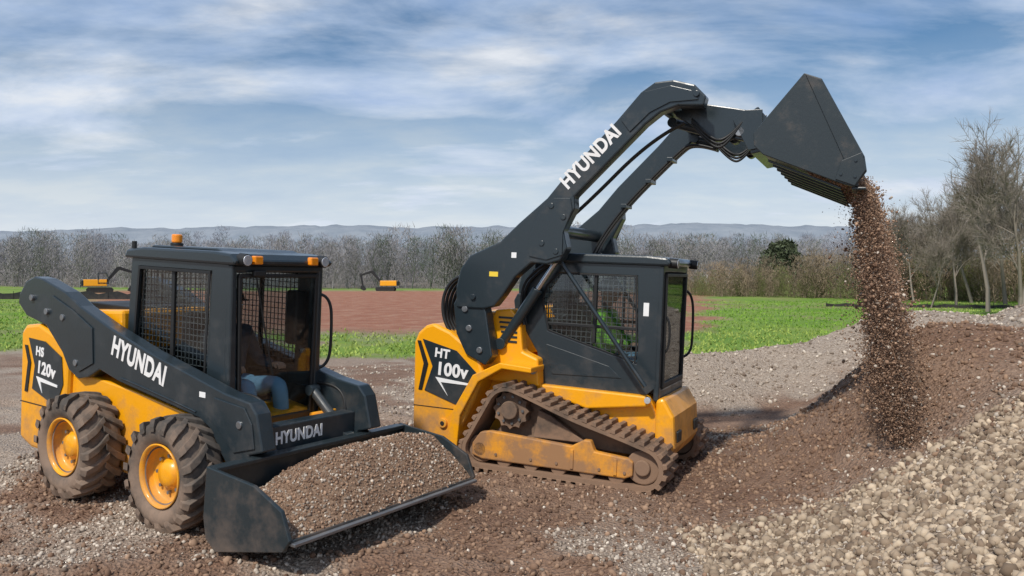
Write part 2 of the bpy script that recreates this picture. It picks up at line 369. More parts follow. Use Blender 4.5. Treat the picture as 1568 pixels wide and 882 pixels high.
def wheel(par,name,cx,cz,y0,s,R=.42,W=.31):
    Y=lambda v:y0+s*v
    lathe(par,name+"_tyre",cx,cz,[(Y(a),r) for a,r in [(.05,.20),(.035,.235),(.008,.26),(-.006,.31),(0,.35),(.02,.378),(.05,.39),(.155,.396),(.26,.39),(.29,.378),(.31,.35),(.316,.31),(.30,.26),(.27,.22)]],RUB)
    bm=bmesh.new();N=18
    for side in (0,1):
        for i in range(N):
            a0=2*math.pi*(i+.5*side)/N
            U=lambda v:Y(v) if side==0 else Y(W-v)
            secs=[(.17,.30,.392,.424),(.08,.10,.388,.424),(.012,-.02,.372,.412),(-.008,-.05,.335,.362)]
            rows=[]
            for (yy,sk,ra,rb) in secs:
                w=.075 if yy>.1 else .085
                rows.append([bm.verts.new((cx+r*math.cos(a0+sk+dw),U(yy)-(0 if r==ra else s*(.012 if yy<.02 else 0)*(1 if side==0 else -1)),cz+r*math.sin(a0+sk+dw))) for r,dw in ((ra-.01,-w),(rb,-w*.8),(rb,w*.8),(ra-.01,w))])
            for q in range(3):
                for k in range(4): bm.faces.new([rows[q][k],rows[q][(k+1)%4],rows[q+1][(k+1)%4],rows[q+1][k]])
            bm.faces.new(rows[0]);bm.faces.new(rows[3][::-1])
    addm(par,name+"_tread_lugs",bm,RUB,.004)
    lathe(par,name+"_rim",cx,cz,[(Y(a),r) for a,r in [(.03,.232),(.015,.236),(.012,.226),(.04,.212),(.10,.205),(.115,.19),(.12,.12),(.10,.10),(.07,.085),(.065,.03),(.065,.001)]],ORG)
    bm=bmesh.new()
    for i in range(8):
        a=i*math.pi/4;m=Matrix.Translation((cx+.135*math.cos(a),Y(.108),cz+.135*math.sin(a)))@Matrix.Rotation(math.pi/2,4,'X')
        bmesh.ops.create_cone(bm,cap_ends=True,segments=6,radius1=.014,radius2=.014,depth=.03,matrix=m)
    addm(par,name+"_lug_nuts",bm,GRY)
def text(par,name,s,loc,size,ang,mat,rotz=0,ext=.002,sx=1,bold=.036):
    cu=bpy.data.curves.new(name,'FONT');cu.body=s;cu.size=size;cu.extrude=ext;cu.offset=size*bold;cu.space_character=1.06;cu.materials.append(mat)
    o=bpy.data.objects.new(name,cu);S.collection.objects.link(o);o.parent=par
    o.matrix_local=Matrix.Translation(loc)@Matrix.Rotation(rotz,4,'Z')@Matrix.Rotation(-ang,4,'Y')@Matrix.Rotation(math.pi/2,4,'X')@Matrix.Diagonal((sx,1,1,1));return o
def label(par,x,z,w,h,y,mat): box(par,"warning_label",(x,x+w),(y-.003,y),(z,z+h),mat,0)
def empty(name,M):
    e=bpy.data.objects.new(name,None);S.collection.objects.link(e);e.matrix_world=M;e.empty_display_size=.2;return e
def MM(O,th,pi): return Matrix.Translation(O)@Matrix.Rotation(math.radians(-th),4,'Z')@Matrix.Rotation(math.radians(pi),4,'Y')
MA=MM((-2.57,5.85,0),33,3.0);MB=MM((1.06,6.94,0),24.5,2.4)
# ---------- operator
def flat(name,c,r=.8):
    m,T,b=newmat(name);tc=T.n('ShaderNodeTexCoord');n=noise(T,tc,18,5,.6,'Object')
    T.l(mix(T,n.outputs[0],tuple(q*.75 for q in c),tuple(min(1,q*1.2) for q in c)),b.inputs['Base Color']);b.inputs['Roughness'].default_value=r;return m
JEAN=flat("denim",(.22,.42,.62));SKIN=flat("skin",(.55,.32,.22),.5);HAIR=flat("hair",(.03,.02,.015));BOOT=flat("boot",(.10,.06,.03))
def skin(par,name,V,E,R,mat,sub=2):
    me=bpy.data.meshes.new(name);me.from_pydata(V,E,[]);me.materials.append(mat)
    o=bpy.data.objects.new(name,me);S.collection.objects.link(o);o.parent=par
    m=o.modifiers.new("skin",'SKIN');m.use_smooth_shade=True
    for i,r in enumerate(R): me.skin_vertices[0].data[i].radius=(r,r)
    me.skin_vertices[0].data[0].use_root=True
    s=o.modifiers.new("sub",'SUBSURF');s.levels=sub;s.render_levels=sub;return o
def operator(M,hx,hy,hz,shirt,cap):
    e=empty("machine_operator",M)
    P=lambda a,b,c:(hx+a,hy+b,hz+c)
    skin(e,"jeans",[P(0,0,.02),P(.02,-.10,0),P(.44,-.17,.10),P(.50,-.16,-.32),P(.02,.10,0),P(.44,.15,.09),P(.50,.15,-.33)],[(0,1),(1,2),(2,3),(0,4),(4,5),(5,6)],[.13,.10,.075,.055,.10,.075,.055],JEAN)
    skin(e,"boots",[P(.50,-.16,-.32),P(.50,-.16,-.40),P(.64,-.17,-.42)],[(0,1),(1,2)],[.05,.055,.045],BOOT)
    skin(e,"boots_2",[P(.50,.15,-.33),P(.50,.15,-.41),P(.64,.16,-.43)],[(0,1),(1,2)],[.05,.055,.045],BOOT)
    skin(e,"jacket",[P(0,0,.05),P(-.03,0,.28),P(-.04,0,.46),P(-.03,0,.54),P(-.03,-.17,.47),P(.06,-.24,.24),P(.28,-.21,.22),P(-.03,.17,.47),P(.06,.24,.24),P(.28,.21,.22)],[(0,1),(1,2),(2,3),(2,4),(4,5),(5,6),(2,7),(7,8),(8,9)],[.14,.15,.13,.055,.08,.055,.04,.08,.055,.04],shirt)
    for s,nm in ((-1,"hand"),(1,"hand_2")):
        b=(.28,.21*s,.22);V=[P(*b),P(.34,.205*s,.225)];E=[(0,1)];R=[.028,.034]
        for k in range(4):
            y=.205*s+(k-1.5)*.02;n=len(V);V+=[P(.38,y,.235),P(.405,y,.22),P(.40,y,.195)];E+=[(1,n),(n,n+1),(n+1,n+2)];R+=[.011,.010,.008]
        n=len(V);V+=[P(.35,.205*s-.035*s,.22),P(.38,.205*s-.04*s,.205)];E+=[(1,n),(n,n+1)];R+=[.012,.009]
        skin(e,nm,V,E,R,SKIN,1)
    skin(e,"neck",[P(-.03,0,.50),P(-.01,0,.62)],[(0,1)],[.055,.05],SKIN)
    bm=bmesh.new();bmesh.ops.create_uvsphere(bm,u_segments=28,v_segments=20,radius=1)
    for v in bm.verts:
        x,y,z=v.co
        w=1-.22*max(0,-z)**1.5
        fx=x*.098*w+(.022*math.exp(-((y/.16)**2+((z+.1)/.22)**2)) if x>0 else 0)+(.008*math.exp(-((y/.3)**2+((z+.5)/.1)**2)) if x>0 else 0)-(.01*math.exp(-(((abs(y)-.38)/.16)**2+((z-.08)/.12)**2)) if x>0 else 0)
        v.co=(hx+.01+fx,hy+y*.078*w,hz+.70+z*.118)
    addm(e,"head",bm,SKIN,0,True)
    for s in (-1,1):
        bm=bmesh.new();bmesh.ops.create_uvsphere(bm,u_segments=10,v_segments=8,radius=.012,matrix=Matrix.Translation(P(.088,.03*s,.708)));addm(e,"eye",bm,WHT,0,True)
        bm=bmesh.new();bmesh.ops.create_uvsphere(bm,u_segments=10,v_segments=8,radius=1,matrix=Matrix.Translation(P(.0,.077*s,.69))@Matrix.Diagonal((.018,.008,.03,1)));addm(e,"ear",bm,SKIN,0,True)
    bm=bmesh.new();bmesh.ops.create_uvsphere(bm,u_segments=24,v_segments=14,radius=1)
    bmesh.ops.delete(bm,geom=[v for v in bm.verts if v.co.z<-.35],context='VERTS')
    for v in bm.verts: v.co=(hx-.008+v.co.x*.102,hy+v.co.y*.086,hz+.735+v.co.z*.10)
    addm(e,"hair",bm,HAIR,0,True)
    bm=bmesh.new();bmesh.ops.create_uvsphere(bm,u_segments=24,v_segments=14,radius=1)
    bmesh.ops.delete(bm,geom=[v for v in bm.verts if v.co.z<0],context='VERTS')
    for v in bm.verts: v.co=(hx+.005+v.co.x*.112,hy+v.co.y*.094,hz+.75+v.co.z*.10)
    addm(e,"cap",bm,cap,0,True)
    prism(e,"cap_brim",[(hx+.08,hy-.06),(hx+.17,hy-.05),(hx+.19,hy),(hx+.17,hy+.05),(hx+.08,hy+.06)],hz+.75,hz+.76,cap,.003,'z')
def seat(par,x,y,z):
    prism(par,"seat_back",[(x-.22,z-.05),(x-.10,z-.03),(x-.16,z+.62),(x-.26,z+.60)],y-.24,y+.24,BLK,.03)
    box(par,"seat_cushion",(x-.15,x+.34),(y-.24,y+.24),(z-.14,z-.03),BLK,.03)
    box(par,"seat_base",(x-.10,x+.28),(y-.2,y+.2),(z-.42,z-.14),BLK,.01)
    for s in (-1,1):
        box(par,"armrest_console",(x-.05,x+.36),(y+s*.33-.05,y+s*.33+.05),(z-.2,z+.13),BLK,.02)
        cyl(par,"joystick",(x+.30,y+s*.31,z+.12),(x+.32,y+s*.31,z+.30),.018,BLK)
# ================= WHEELED SKID STEER LOADER =================
A=empty("skid_steer_loader",MA);W=1.75
for nm,cx,y0,s in (("front_wheel",0,0,1),("rear_wheel",-1.285,0,1),("front_wheel_far",0,W,-1),("rear_wheel_far",-1.285,W,-1)):
    wheel(A,nm,cx,.42,y0,s);cyl(A,nm+"_axle",(cx,y0+s*.12,.42),(cx,y0+s*.45,.42),.08,ORG)
prism(A,"chassis",[(-2.3,.20),(-2.3,.75),(-1.85,.92),(-1.5,.95),(-.85,.90),(.15,.78),(.3,.55),(.5,.32),(.5,.22)],.33,1.42,ORG,.015)
prism(A,"engine_hood",[(-2.50,.27),(-2.50,1.23),(-2.42,1.30),(-2.2,1.33),(-1.9,1.24),(-1.7,1.08),(-1.75,.30),(-1.9,.2),(-2.3,.2)],.28,1.47,ORG,.03)
prism(A,"engine_top",[(-2.3,1.30),(-2.2,1.45),(-1.16,1.52),(-1.14,1.0),(-1.8,.9)],.42,1.33,ORG,.03)
box(A,"engine_grille",(-2.0,-1.3),(.60,1.15),(1.44,1.53),BLK,.01)
box(A,"rear_bumper",(-2.58,-2.48),(.35,1.40),(.35,.75),DRK,.02)
for Y0,Y1 in ((.272,.277),(1.473,1.478)):
    prism(A,"side_decal_panel",[(-2.35,1.19),(-2.07,1.18),(-1.80,1.07),(-1.77,.84),(-1.88,.63),(-2.28,.74),(-2.24,.95)],Y0,Y1,DRK,0)
prism(A,"decal_stripe",[(-2.42,1.12),(-2.37,1.12),(-2.31,.97),(-2.36,.70),(-2.41,.70),(-2.36,.97)],.272,.277,BLK,0)
box(A,"hood_seam",(-1.98,-1.972),(.276,.281),(.30,.60),BLK,0);box(A,"hood_seam",(-2.49,-1.98),(.276,.281),(.60,.608),BLK,0)
text(A,"decal_text_top","HS",(-2.22,.270,1.05),.11,-.05,WHT)
text(A,"decal_text","120v",(-2.20,.270,.90),.15,-.10,WHT)
prism(A,"decal_swoosh",[(-2.2,.86),(-1.85,.82),(-1.85,.80),(-2.13,.82),(-2.1,.72)],.266,.2715,WHT,0)
tf=lambda p:[(1.0471*a-.247,1.0471*b-.100) for a,b in p]
arm=tf([(-2.19,1.52),(-2.17,1.60),(-2.07,1.71),(-1.93,1.76),(-1.80,1.75),(-1.44,1.66),(-1.22,1.56),(-.82,1.43),(-.30,1.29),(.61,1.09),(.86,1.06),(.93,.99),(.97,.85)])+[(.80,.68),(.66,.64),(.645,.22),(.50,.22)]+tf([(.66,.58),(.55,.70),(.46,.82),(.33,.88),(-.67,1.02),(-.92,1.08),(-1.08,1.0),(-1.22,.97),(-1.37,1.03),(-1.47,1.16),(-1.73,1.36),(-2.05,1.42)])
for nm,y0,y1 in (("lift_arm",.268,.40),("lift_arm_far",1.35,1.482)):
    prism(A,nm,arm,y0,y1,DRK,.012)
for y0,y1 in ((.256,.267),(1.483,1.494)):
    prism(A,"arm_knee_plate",tf([(.50,1.05),(.82,1.02),(.90,.92),(.93,.76),(.72,.70),(.60,.80),(.45,.90)]),y0,y1,DRK,.004)
    prism(A,"arm_rear_plate",tf([(-1.62,1.62),(-1.30,1.52),(-1.02,1.40),(-1.0,1.12),(-1.2,1.03),(-1.4,1.12),(-1.6,1.34)]),y0,y1,DRK,.004)
    for px_,pz_ in tf([(-1.94,1.58),(-1.24,1.10),(-1.70,1.48),(.78,.90),(-1.45,1.45)]):
        cyl(A,"arm_pin",(px_,y0-.012,pz_),(px_,y1+.012,pz_),.028,GRY)
tube(A,"arm_weld_seam",[(a,.264,b) for a,b in tf([(-.62,1.05),(-.2,1.0),(.3,.92)])],.006,DRK)
label(A,-1.85,1.42,.10,.05,.2675,YEL);label(A,.10,.98,.07,.04,.2675,WHT)
for y in (.48,1.27):
    hyd(A,"tilt_cylinder",(.22,y,.93),(.63,y,.60),.04,.6)
    tube(A,"tilt_hose",[(.20,y+.07,.98),(.42,y+.09,1.0),(.55,y+.08,.80),(.50,y+.05,.66)],.012,BLK)
text(A,"arm_lettering","HYUNDAI",(-1.05,.2665,1.185),.215,-.245,WHT,sx=.74)
box(A,"front_crossmember",(.50,.625),(.40,1.35),(.60,.80),DRK,.01)
text(A,"crossmember_lettering","HYUNDAI",(.627,.53,.665),.125,0,WHT,math.pi/2,sx=.80)
prism(A,"coupler",[(.60,.12),(.60,.58),(.645,.60),(.665,.58),(.665,.15)],.42,1.33,DRK,.006)
# cab
oc=[(-1.08,1.97),(.16,1.97),(.14,.92),(-.3,.86),(-1.14,1.05)];ic=[(-.98,1.90),(-.05,1.90),(-.08,1.10),(-.30,1.09),(-1.03,1.30)]
for y in (.45,1.32): ring(A,"cab_side",oc,ic,y,y+.05,DRK,.012)
for y in (.475,1.345):
    pane(A,"side_glass",ic,y)
    bars(A,"side_mesh",(-1.02,-.06),(1.15,1.9),20,16,y+(.016 if y<1 else -.016),.003,MSH)
    box(A,"window_post",(-.56,-.52),(y-.012,y+.012),(1.12,1.9),BLK,.004)
for y in (.44,1.37):
    ring(A,"window_rubber",[(a,b) for a,b in ic],[(-.955,1.875),(-.075,1.875),(-.10,1.125),(-.30,1.115),(-1.005,1.315)],y,y+.008,BLK,.002)
prism(A,"cab_roof",[(-1.16,1.96),(-1.12,2.03),(-.9,2.055),(.0,2.055),(.2,2.04),(.27,1.99),(.25,1.955)],.42,1.40,DRK,.025)
prism(A,"roof_panel",[(-.95,2.05),(-.9,2.075),(-.1,2.075),(0.0,2.05)],.52,1.30,DRK,.02)
ring(A,"cab_front_frame",[(.45,1.96),(1.37,1.96),(1.37,.60),(.45,.60)],[(.50,1.90),(1.32,1.90),(1.30,.70),(.53,.70)],.13,.19,DRK,.015,'x')
ring(A,"door_frame",[(.51,1.89),(1.31,1.89),(1.29,.71),(.54,.71)],[(.54,1.86),(1.28,1.86),(1.26,.76),(.57,.76)],.165,.20,BLK,.008,'x')
pane(A,"door_glass",[(.54,1.86),(1.28,1.86),(1.26,.76),(.57,.76)],.18,'x')
ring(A,"cab_rear_frame",[(.5,1.96),(1.32,1.96),(1.32,1.0),(.5,1.0)],[(.56,1.90),(1.26,1.90),(1.26,1.20),(.56,1.20)],-1.12,-1.07,DRK,.01,'x')
bars(A,"rear_mesh",(.56,1.26),(1.20,1.90),13,13,-1.06,.004,MSH,'x')
prism(A,"footwell_frame",[(.13,.56),(.13,.72),(.44,.80),(.46,.50)],.43,.50,ORG,.01)
prism(A,"footwell_frame_far",[(.13,.56),(.13,.72),(.44,.80),(.46,.50)],1.26,1.33,ORG,.01)
prism(A,"footwell_step",[(.13,.56),(.13,.70),(.46,.70),(.46,.50)],.50,1.26,ORG,.02)
box(A,"cab_floor",(-1.0,.12),(.5,1.32),(.50,.54),BLK,.004)
box(A,"cab_rear_panel",(-1.10,-1.06),(.5,1.32),(.5,1.02),BLK,.004)
for y in (.5,1.29): box(A,"cab_lower_side",(-1.05,.14),(y,y+.03),(.52,.95),BLK,.004)
box(A,"dash_pod",(-.02,.10),(1.16,1.28),(1.3,1.75),BLK,.02)
box(A,"wiper_motor",(.2,.235),(.62,.74),(1.87,1.92),BLK,.01)
tube(A,"wiper",[(.21,.66,1.88),(.215,.75,1.45),(.21,.85,1.1)],.007,BLK)
tube(A,"grab_rail",[(.17,1.37,1.72),(.22,1.44,1.70),(.23,1.45,1.4),(.22,1.44,1.12),(.17,1.37,1.10)],.013,BLK)
for y,o_ in ((.50,1),(1.28,-1)):
    cyl(A,"work_light",(.22,y,2.0),(.30,y,1.995),.048,BLK);cyl(A,"work_light_lens",(.30,y,1.995),(.306,y,1.995),.04,LMP)
    box(A,"marker_light",(.25,.30),(y+o_*.11-.04,y+o_*.11+.04),(1.965,2.03),AMB,.01)
cyl(A,"beacon_base",(-.70,.60,2.05),(-.70,.60,2.10),.05,BLK);cyl(A,"beacon_lens",(-.70,.60,2.10),(-.70,.60,2.17),.042,AMB,24,.01)
cyl(A,"antenna",(-1.10,.48,2.0),(-1.10,.48,2.10),.02,BLK)
seat(A,-.48,.92,.92)
operator(MA,-.40,.92,.90,flat("shirt",(.05,.06,.08)),flat("cap",(.04,.04,.05)))
# bucket
def bucket_body(par,side,path,y0,y1,t=.022):
    shell(par,"bucket_shell",path,t,y0+.02,y1-.02,BKT)
    for y in (y0,y1-.03): prism(par,"bucket_side",side,y,y+.03,BKT,.006)
bucket_body(A,[(.69,.64),(1.16,.60),(1.42,.49),(1.50,.32),(1.44,.24),(.80,.09),(.70,.16),(.67,.30)],[(.69,.635),(.68,.30),(.72,.19),(.82,.12),(1.50,.30)],-.10,1.85)
box(A,"bucket_top_lip",(.67,.76),(-.07,1.82),(.605,.635),BKT,.006)
box(A,"bucket_cutting_edge",(1.44,1.53),(-.08,1.83),(.285,.306),GRY,.004)
nx,ny=50,110
ux=np.linspace(.715,1.50,nx);uy=np.linspace(-.065,1.815,ny);ax_,ay_=np.meshgrid(ux,uy)
def fillz(x,y):
    t=(x-.715)/.785;e=.30+.70*sst(-.1,.75,y)*(.75+.25*sst(1.85,1.4,y))
    prof=.19+.16*np.sin(np.clip(t/.42,0,1)*math.pi/2)
    prof=np.where(t>.42,.35*(1-((t-.42)/.58)**1.5),prof)
    return .295+prof*e+.08*(fbm(x*4,y*4,77)-.5)*(1-t**4)
V=np.stack([ax_,ay_,fillz(ax_,ay_)],-1).reshape(-1,3);idx=np.arange(nx*ny).reshape(ny,nx)
F=np.stack([idx[:-1,:-1],idx[:-1,1:],idx[1:,1:],idx[1:,:-1]],-1).reshape(-1,4)
dm,T,b=newmat("soil_mat");tc=T.n('ShaderNodeTexCoord');n2=noise(T,tc,45,5,.7,'Object')
T.l(ramp(T,n2.outputs[0],[(.3,(.13,.08,.05)),(.55,(.27,.17,.11)),(.75,(.44,.32,.22))]).outputs[0],b.inputs['Base Color']);b.inputs['Roughness'].default_value=.95
bp=T.n('ShaderNodeBump',Strength=1,Distance=.02);T.l(n2.outputs[0],bp.inputs['Height']);T.l(bp.outputs[0],b.inputs['Normal'])
o=mesh_np("bucket_soil",V,F,dm,None,True);o.parent=A
n=10000;x=rng.uniform(.73,1.49,n);y=rng.uniform(-.05,1.80,n);r=.003+.011*rng.random(n)**3
kk=palette(n,'d')*1.1;q=rng.random(n)<.30;kk[q]=palette(q.sum(),'g')
o=rocks("bucket_stones",np.stack([x,y,fillz(x,y)+r*.3],-1),r,kk,rockm);o.parent=A
# ================= COMPACT TRACK LOADER =================
B=empty("compact_track_loader",MB);WB=1.8
def hull_path(circs,step):
    pts=[]
    for (cx,cz,r) in circs:
        for i in range(72): a=i*math.pi/36;pts.append((cx+r*math.cos(a),cz+r*math.sin(a)))
    pts=sorted(set(pts))
    def half(P):
        h=[]
        for p in P:
            while len(h)>1 and (h[-1][0]-h[-2][0])*(p[1]-h[-2][1])-(h[-1][1]-h[-2][1])*(p[0]-h[-2][0])<=0: h.pop()
            h.append(p)
        return h
    hl=half(pts)[:-1]+half(pts[::-1])[:-1]
    P=np.array(hl+[hl[0]]);L=np.concatenate([[0],np.cumsum(np.linalg.norm(np.diff(P,axis=0),axis=1))]);n=int(L[-1]/step)
    t=np.linspace(0,L[-1],n,endpoint=False)
    return np.stack([np.interp(t,L,P[:,0]),np.interp(t,L,P[:,1])],-1)
circ=[(-1.25,.575,.225),(-1.52,.19,.175),(.03,.22,.195)]
def track(y0,far):
    P=hull_path(circ,.045);n=len(P)
    # slight sag on the long upper run of the belt
    sg=np.exp(-((P[:,0]+.6)/.35)**2)*(P[:,1]>.3)*.02;P[:,1]-=sg
    Tn=np.roll(P,-1,0)-np.roll(P,1,0);Tn/=np.linalg.norm(Tn,axis=1)[:,None];N=np.stack([Tn[:,1],-Tn[:,0]],-1)
    ring(B,"track_belt",[tuple(p) for p in P],[tuple(p-m*.04) for p,m in zip(P,N)],y0,y0+.42,TRK,0)
    bm=bmesh.new()
    for i in range(0,n,2):
        p,t,m=P[i],Tn[i],N[i]
        for (ya,yb,sk) in ((y0-.006,y0+.19,.0),(y0+.23,y0+.426,.02)):
            q=[p+t*(-.026+sk)-m*.005,p+t*(-.017+sk)+m*.034,p+t*(.017+sk)+m*.034,p+t*(.026+sk)-m*.005]
            a=[bm.verts.new((c[0],ya,c[1])) for c in q];b_=[bm.verts.new((c[0],yb,c[1])) for c in q]
            bm.faces.new(a);bm.faces.new(b_[::-1])
            for k in range(4): bm.faces.new([a[k],b_[k],b_[(k+1)%4],a[(k+1)%4]])
    addm(B,"track_lugs",bm,TRK,.004)
    bm=bmesh.new();nn=36;A1=[];A2=[]
    for i in range(nn):
        a=2*math.pi*i/nn;r=.160 if i%3 else .184
        A1.append(bm.verts.new((-1.25+r*math.cos(a),y0+.10,.575+r*math.sin(a))));A2.append(bm.verts.new((-1.25+r*math.cos(a),y0+.30,.575+r*math.sin(a))))
    bm.faces.new(A1);bm.faces.new(A2[::-1])
    for i in range(nn): bm.faces.new([A1[i],A2[i],A2[(i+1)%nn],A1[(i+1)%nn]])
    addm(B,"drive_sprocket",bm,TRK,.004)
    cyl(B,"sprocket_hub",(-1.25,y0+.05,.575),(-1.25,y0+.11,.575),.085,TRK,24,.01)
    for i in range(9):
        a=i*2*math.pi/9;cyl(B,"hub_bolt",(-1.25+.125*math.cos(a),y0+.085,.575+.125*math.sin(a)),(-1.25+.125*math.cos(a),y0+.105,.575+.125*math.sin(a)),.014,GRY,6,0)
    for (cx,cz,r) in circ[1:]:
        cyl(B,"idler",(cx,y0+.06,cz),(cx,y0+.36,cz),r-.045,TRK,32,.012);cyl(B,"idler_hub",(cx,y0+.03,cz),(cx,y0+.07,cz),.07,TRK,20,.01)
    for i in range(5): cyl(B,"track_roller",(-1.28+i*.27,y0+.05,.115),(-1.28+i*.27,y0+.37,.115),.075,TRK,20,.01)
for y0,far in ((.0,0),(WB-.42,1)): track(y0,far)
for ya,yb in ((.03,.10),(WB-.10,WB-.03)):
    prism(B,"track_frame",[(-1.60,.13),(-1.60,.24),(-1.52,.35),(-1.42,.37),(-.62,.33),(-.50,.40),(-.44,.40),(-.40,.31),(-.08,.285),(-.05,.26),(-.05,.14),(-.12,.11),(-1.50,.10)],ya,yb,MUDO,.012)
    box(B,"frame_rib",(-.62,-.59),(ya-.012,ya),(.13,.30),MUDO,.003);box(B,"frame_rib",(-.22,-.19),(ya-.012,ya),(.13,.27),MUDO,.003)
    for x_ in (-1.35,-1.0,-.75,-.35,-.12): cyl(B,"frame_bolt",(x_,ya-.010,.16),(x_,ya,.16),.014,TRK,6,0)
for ya in (.22,1.52):
    prism(B,"undercarriage_panel",[(-1.48,.30),(-1.30,.50),(-1.05,.66),(-.05,.34),(-.1,.28)],ya,ya+.06,TRK,.01)
prism(B,"frame_gusset",[(-1.02,.34),(-.98,.60),(-.86,.56),(-.50,.35)],.12,.20,TRK,.01)
prism(B,"chassis",[(-1.85,.18),(-1.80,.92),(-1.06,.80),(-.04,.79),(.04,.62),(.16,.56),(.20,.32),(.05,.18)],.43,1.37,ORG,.02)
prism(B,"chassis_belt",[(-1.30,.90),(-1.06,.80),(-.04,.79),(-.02,.70),(-.6,.62),(-1.3,.80)],.34,1.46,ORG,.015)
prism(B,"front_bumper",[(.03,.22),(.03,.76),(.10,.78),(.20,.62),(.22,.34),(.16,.22)],.40,1.40,ORG,.03)
for y in (.55,1.25): box(B,"bumper_recess",(.20,.232),(y-.07,y+.07),(.38,.48),BLK,.01)
for ya,yb in ((.10,.42),(1.38,1.70)):
    prism(B,"fender",[(-1.92,.16),(-1.86,.50),(-1.66,.86),(-1.38,1.0),(-1.06,.98),(-1.06,.93),(-1.36,.945),(-1.60,.80),(-1.78,.46),(-1.80,.16)],ya,yb,ORG,.01)
hood=[(-2.33,.27),(-2.34,1.12),(-2.30,1.22),(-2.22,1.29),(-2.13,1.32),(-1.94,1.25),(-1.63,1.05),(-1.57,.87),(-1.66,.62),(-1.83,.24),(-1.89,.15),(-2.2,.18)]
prism(B,"engine_hood",hood,.15,1.65,ORG,.03)
prism(B,"engine_hood_top",[(-2.15,1.30),(-2.0,1.42),(-1.5,1.46),(-1.45,1.0),(-1.9,1.0)],.45,1.35,ORG,.03)
box(B,"hood_seam",(-2.32,-1.75),(.146,.152),(.50,.507),BLK,0)
for Y0,Y1 in ((.142,.147),(1.653,1.658)):
    prism(B,"side_decal_panel",[(-2.24,1.16),(-1.86,1.07),(-1.62,.86),(-1.84,.55),(-2.20,.66),(-2.12,.90)],Y0,Y1,DRK,0)
prism(B,"decal_stripe",[(-2.30,1.14),(-2.26,1.14),(-2.17,.92),(-2.23,.66),(-2.27,.66),(-2.22,.92)],.142,.147,BLK,0)
text(B,"decal_text_top","HT",(-2.10,.140,1.0),.12,-.08,WHT)
text(B,"decal_text","100v",(-2.08,.140,.83),.17,-.05,WHT)
prism(B,"decal_swoosh",[(-2.08,.80),(-1.72,.77),(-1.72,.75),(-2.02,.755),(-1.94,.63)],.136,.1415,WHT,0)
cyl(B,"fuel_cap",(-1.98,.125,.36),(-1.98,.155,.36),.045,ORG);cyl(B,"fuel_cap_core",(-1.98,.118,.36),(-1.98,.126,.36),.022,BLK)
for ya,yb in ((.30,.44),(1.36,1.50)):
    prism(B,"side_tower",[(-1.72,.90),(-1.62,1.31),(-1.54,1.48),(-1.38,1.50),(-1.28,1.40),(-1.24,1.10),(-1.08,1.04),(-1.06,.78),(-1.70,.80)],ya,yb,ORG,.02)
    for i in range(6): box(B,"louvre",(-1.50+.01*i,-1.30),(ya-.008 if ya<1 else yb,ya if ya<1 else yb+.008),(1.40-.045*i,1.42-.045*i),DRK,.002)
    cyl(B,"tower_pin",(-1.12,ya-.02,.93),(-1.12,yb+.02,.93),.035,GRY)
# lift arms raised
armb=[(-1.86,1.49),(-1.87,1.68),(-1.83,1.86),(-1.73,1.99),(-1.57,2.06),(-1.42,2.13),(-1.24,2.30),(-.97,2.53),(-.77,2.77),(-.35,3.20),(-.14,3.44),(-.02,3.52),(.14,3.53),(.32,3.48),(.42,3.38),(.40,3.30),(.19,3.31),(.04,3.26),(-.09,3.16),(-.71,2.54),(-.70,2.44),(-.80,2.24),(-.76,2.08),(-.82,1.97),(-.95,1.93),(-1.10,1.94),(-1.26,1.80),(-1.38,1.62),(-1.46,1.52),(-1.58,1.49)]
for nm,ya,yb in (("lift_arm",.10,.24),("lift_arm_far",1.56,1.70)): prism(B,nm,armb,ya,yb,DRK,.015)
for ya,yb in ((.088,.099),(1.701,1.712)):
    prism(B,"arm_joint_plate",[(-1.02,2.44),(-.90,2.53),(-.74,2.53),(-.72,2.42),(-.80,2.22),(-.80,2.02),(-.95,1.97),(-1.12,2.0),(-1.12,2.2)],ya,yb,DRK,.004)
    prism(B,"arm_elbow_plate",[(-.30,3.20),(-.10,3.44),(.12,3.48),(.30,3.43),(.36,3.35),(.12,3.34),(-.05,3.26),(-.22,3.10)],ya,yb,DRK,.004)
    for px_,pz_ in ((-.92,2.46),(-.86,2.05),(-.80,2.36),(-1.68,1.60),(-1.0,2.12),(.34,3.40)):
        cyl(B,"arm_pin",(px_,ya-.010,pz_),(px_,yb+.010,pz_),.026,DRK)
label(B,-1.52,1.80,.09,.045,.0995,YEL);label(B,-1.30,1.98,.05,.05,.0995,WHT)
for ya,yb in ((.13,.27),(1.53,1.67)):
    prism(B,"rear_link",[(-1.90,1.52),(-1.86,1.60),(-1.60,1.60),(-1.55,1.45),(-1.47,1.05),(-1.54,.96),(-1.75,1.05),(-1.86,1.24)],ya-.012,yb,DRK,.012)
    for px_,pz_ in ((-1.77,1.48),(-1.60,1.10),(-1.72,1.30)): cyl(B,"link_pin",(px_,ya-.03,pz_),(px_,yb+.02,pz_),.030,GRY)
for y in (.31,1.49):
    hyd(B,"lift_cylinder",(-1.46,y,1.16),(-.90,y,2.02),.05,.62)
    tube(B,"door_strut",[(-.90,y-.06 if y<1 else y+.06,2.0),(-.03,y-.06 if y<1 else y+.06,.89)],.020,DRK,False)
text(B,"arm_lettering","HYUNDAI",(-.775,.0985,2.605),.18,.795,WHT,sx=.82)
cyl(B,"elbow_cross_tube",(.02,.24,3.36),(.02,1.56,3.36),.07,DRK)
cyl(B,"mid_cross_tube",(-.98,.24,2.25),(-.98,1.56,2.25),.06,DRK)
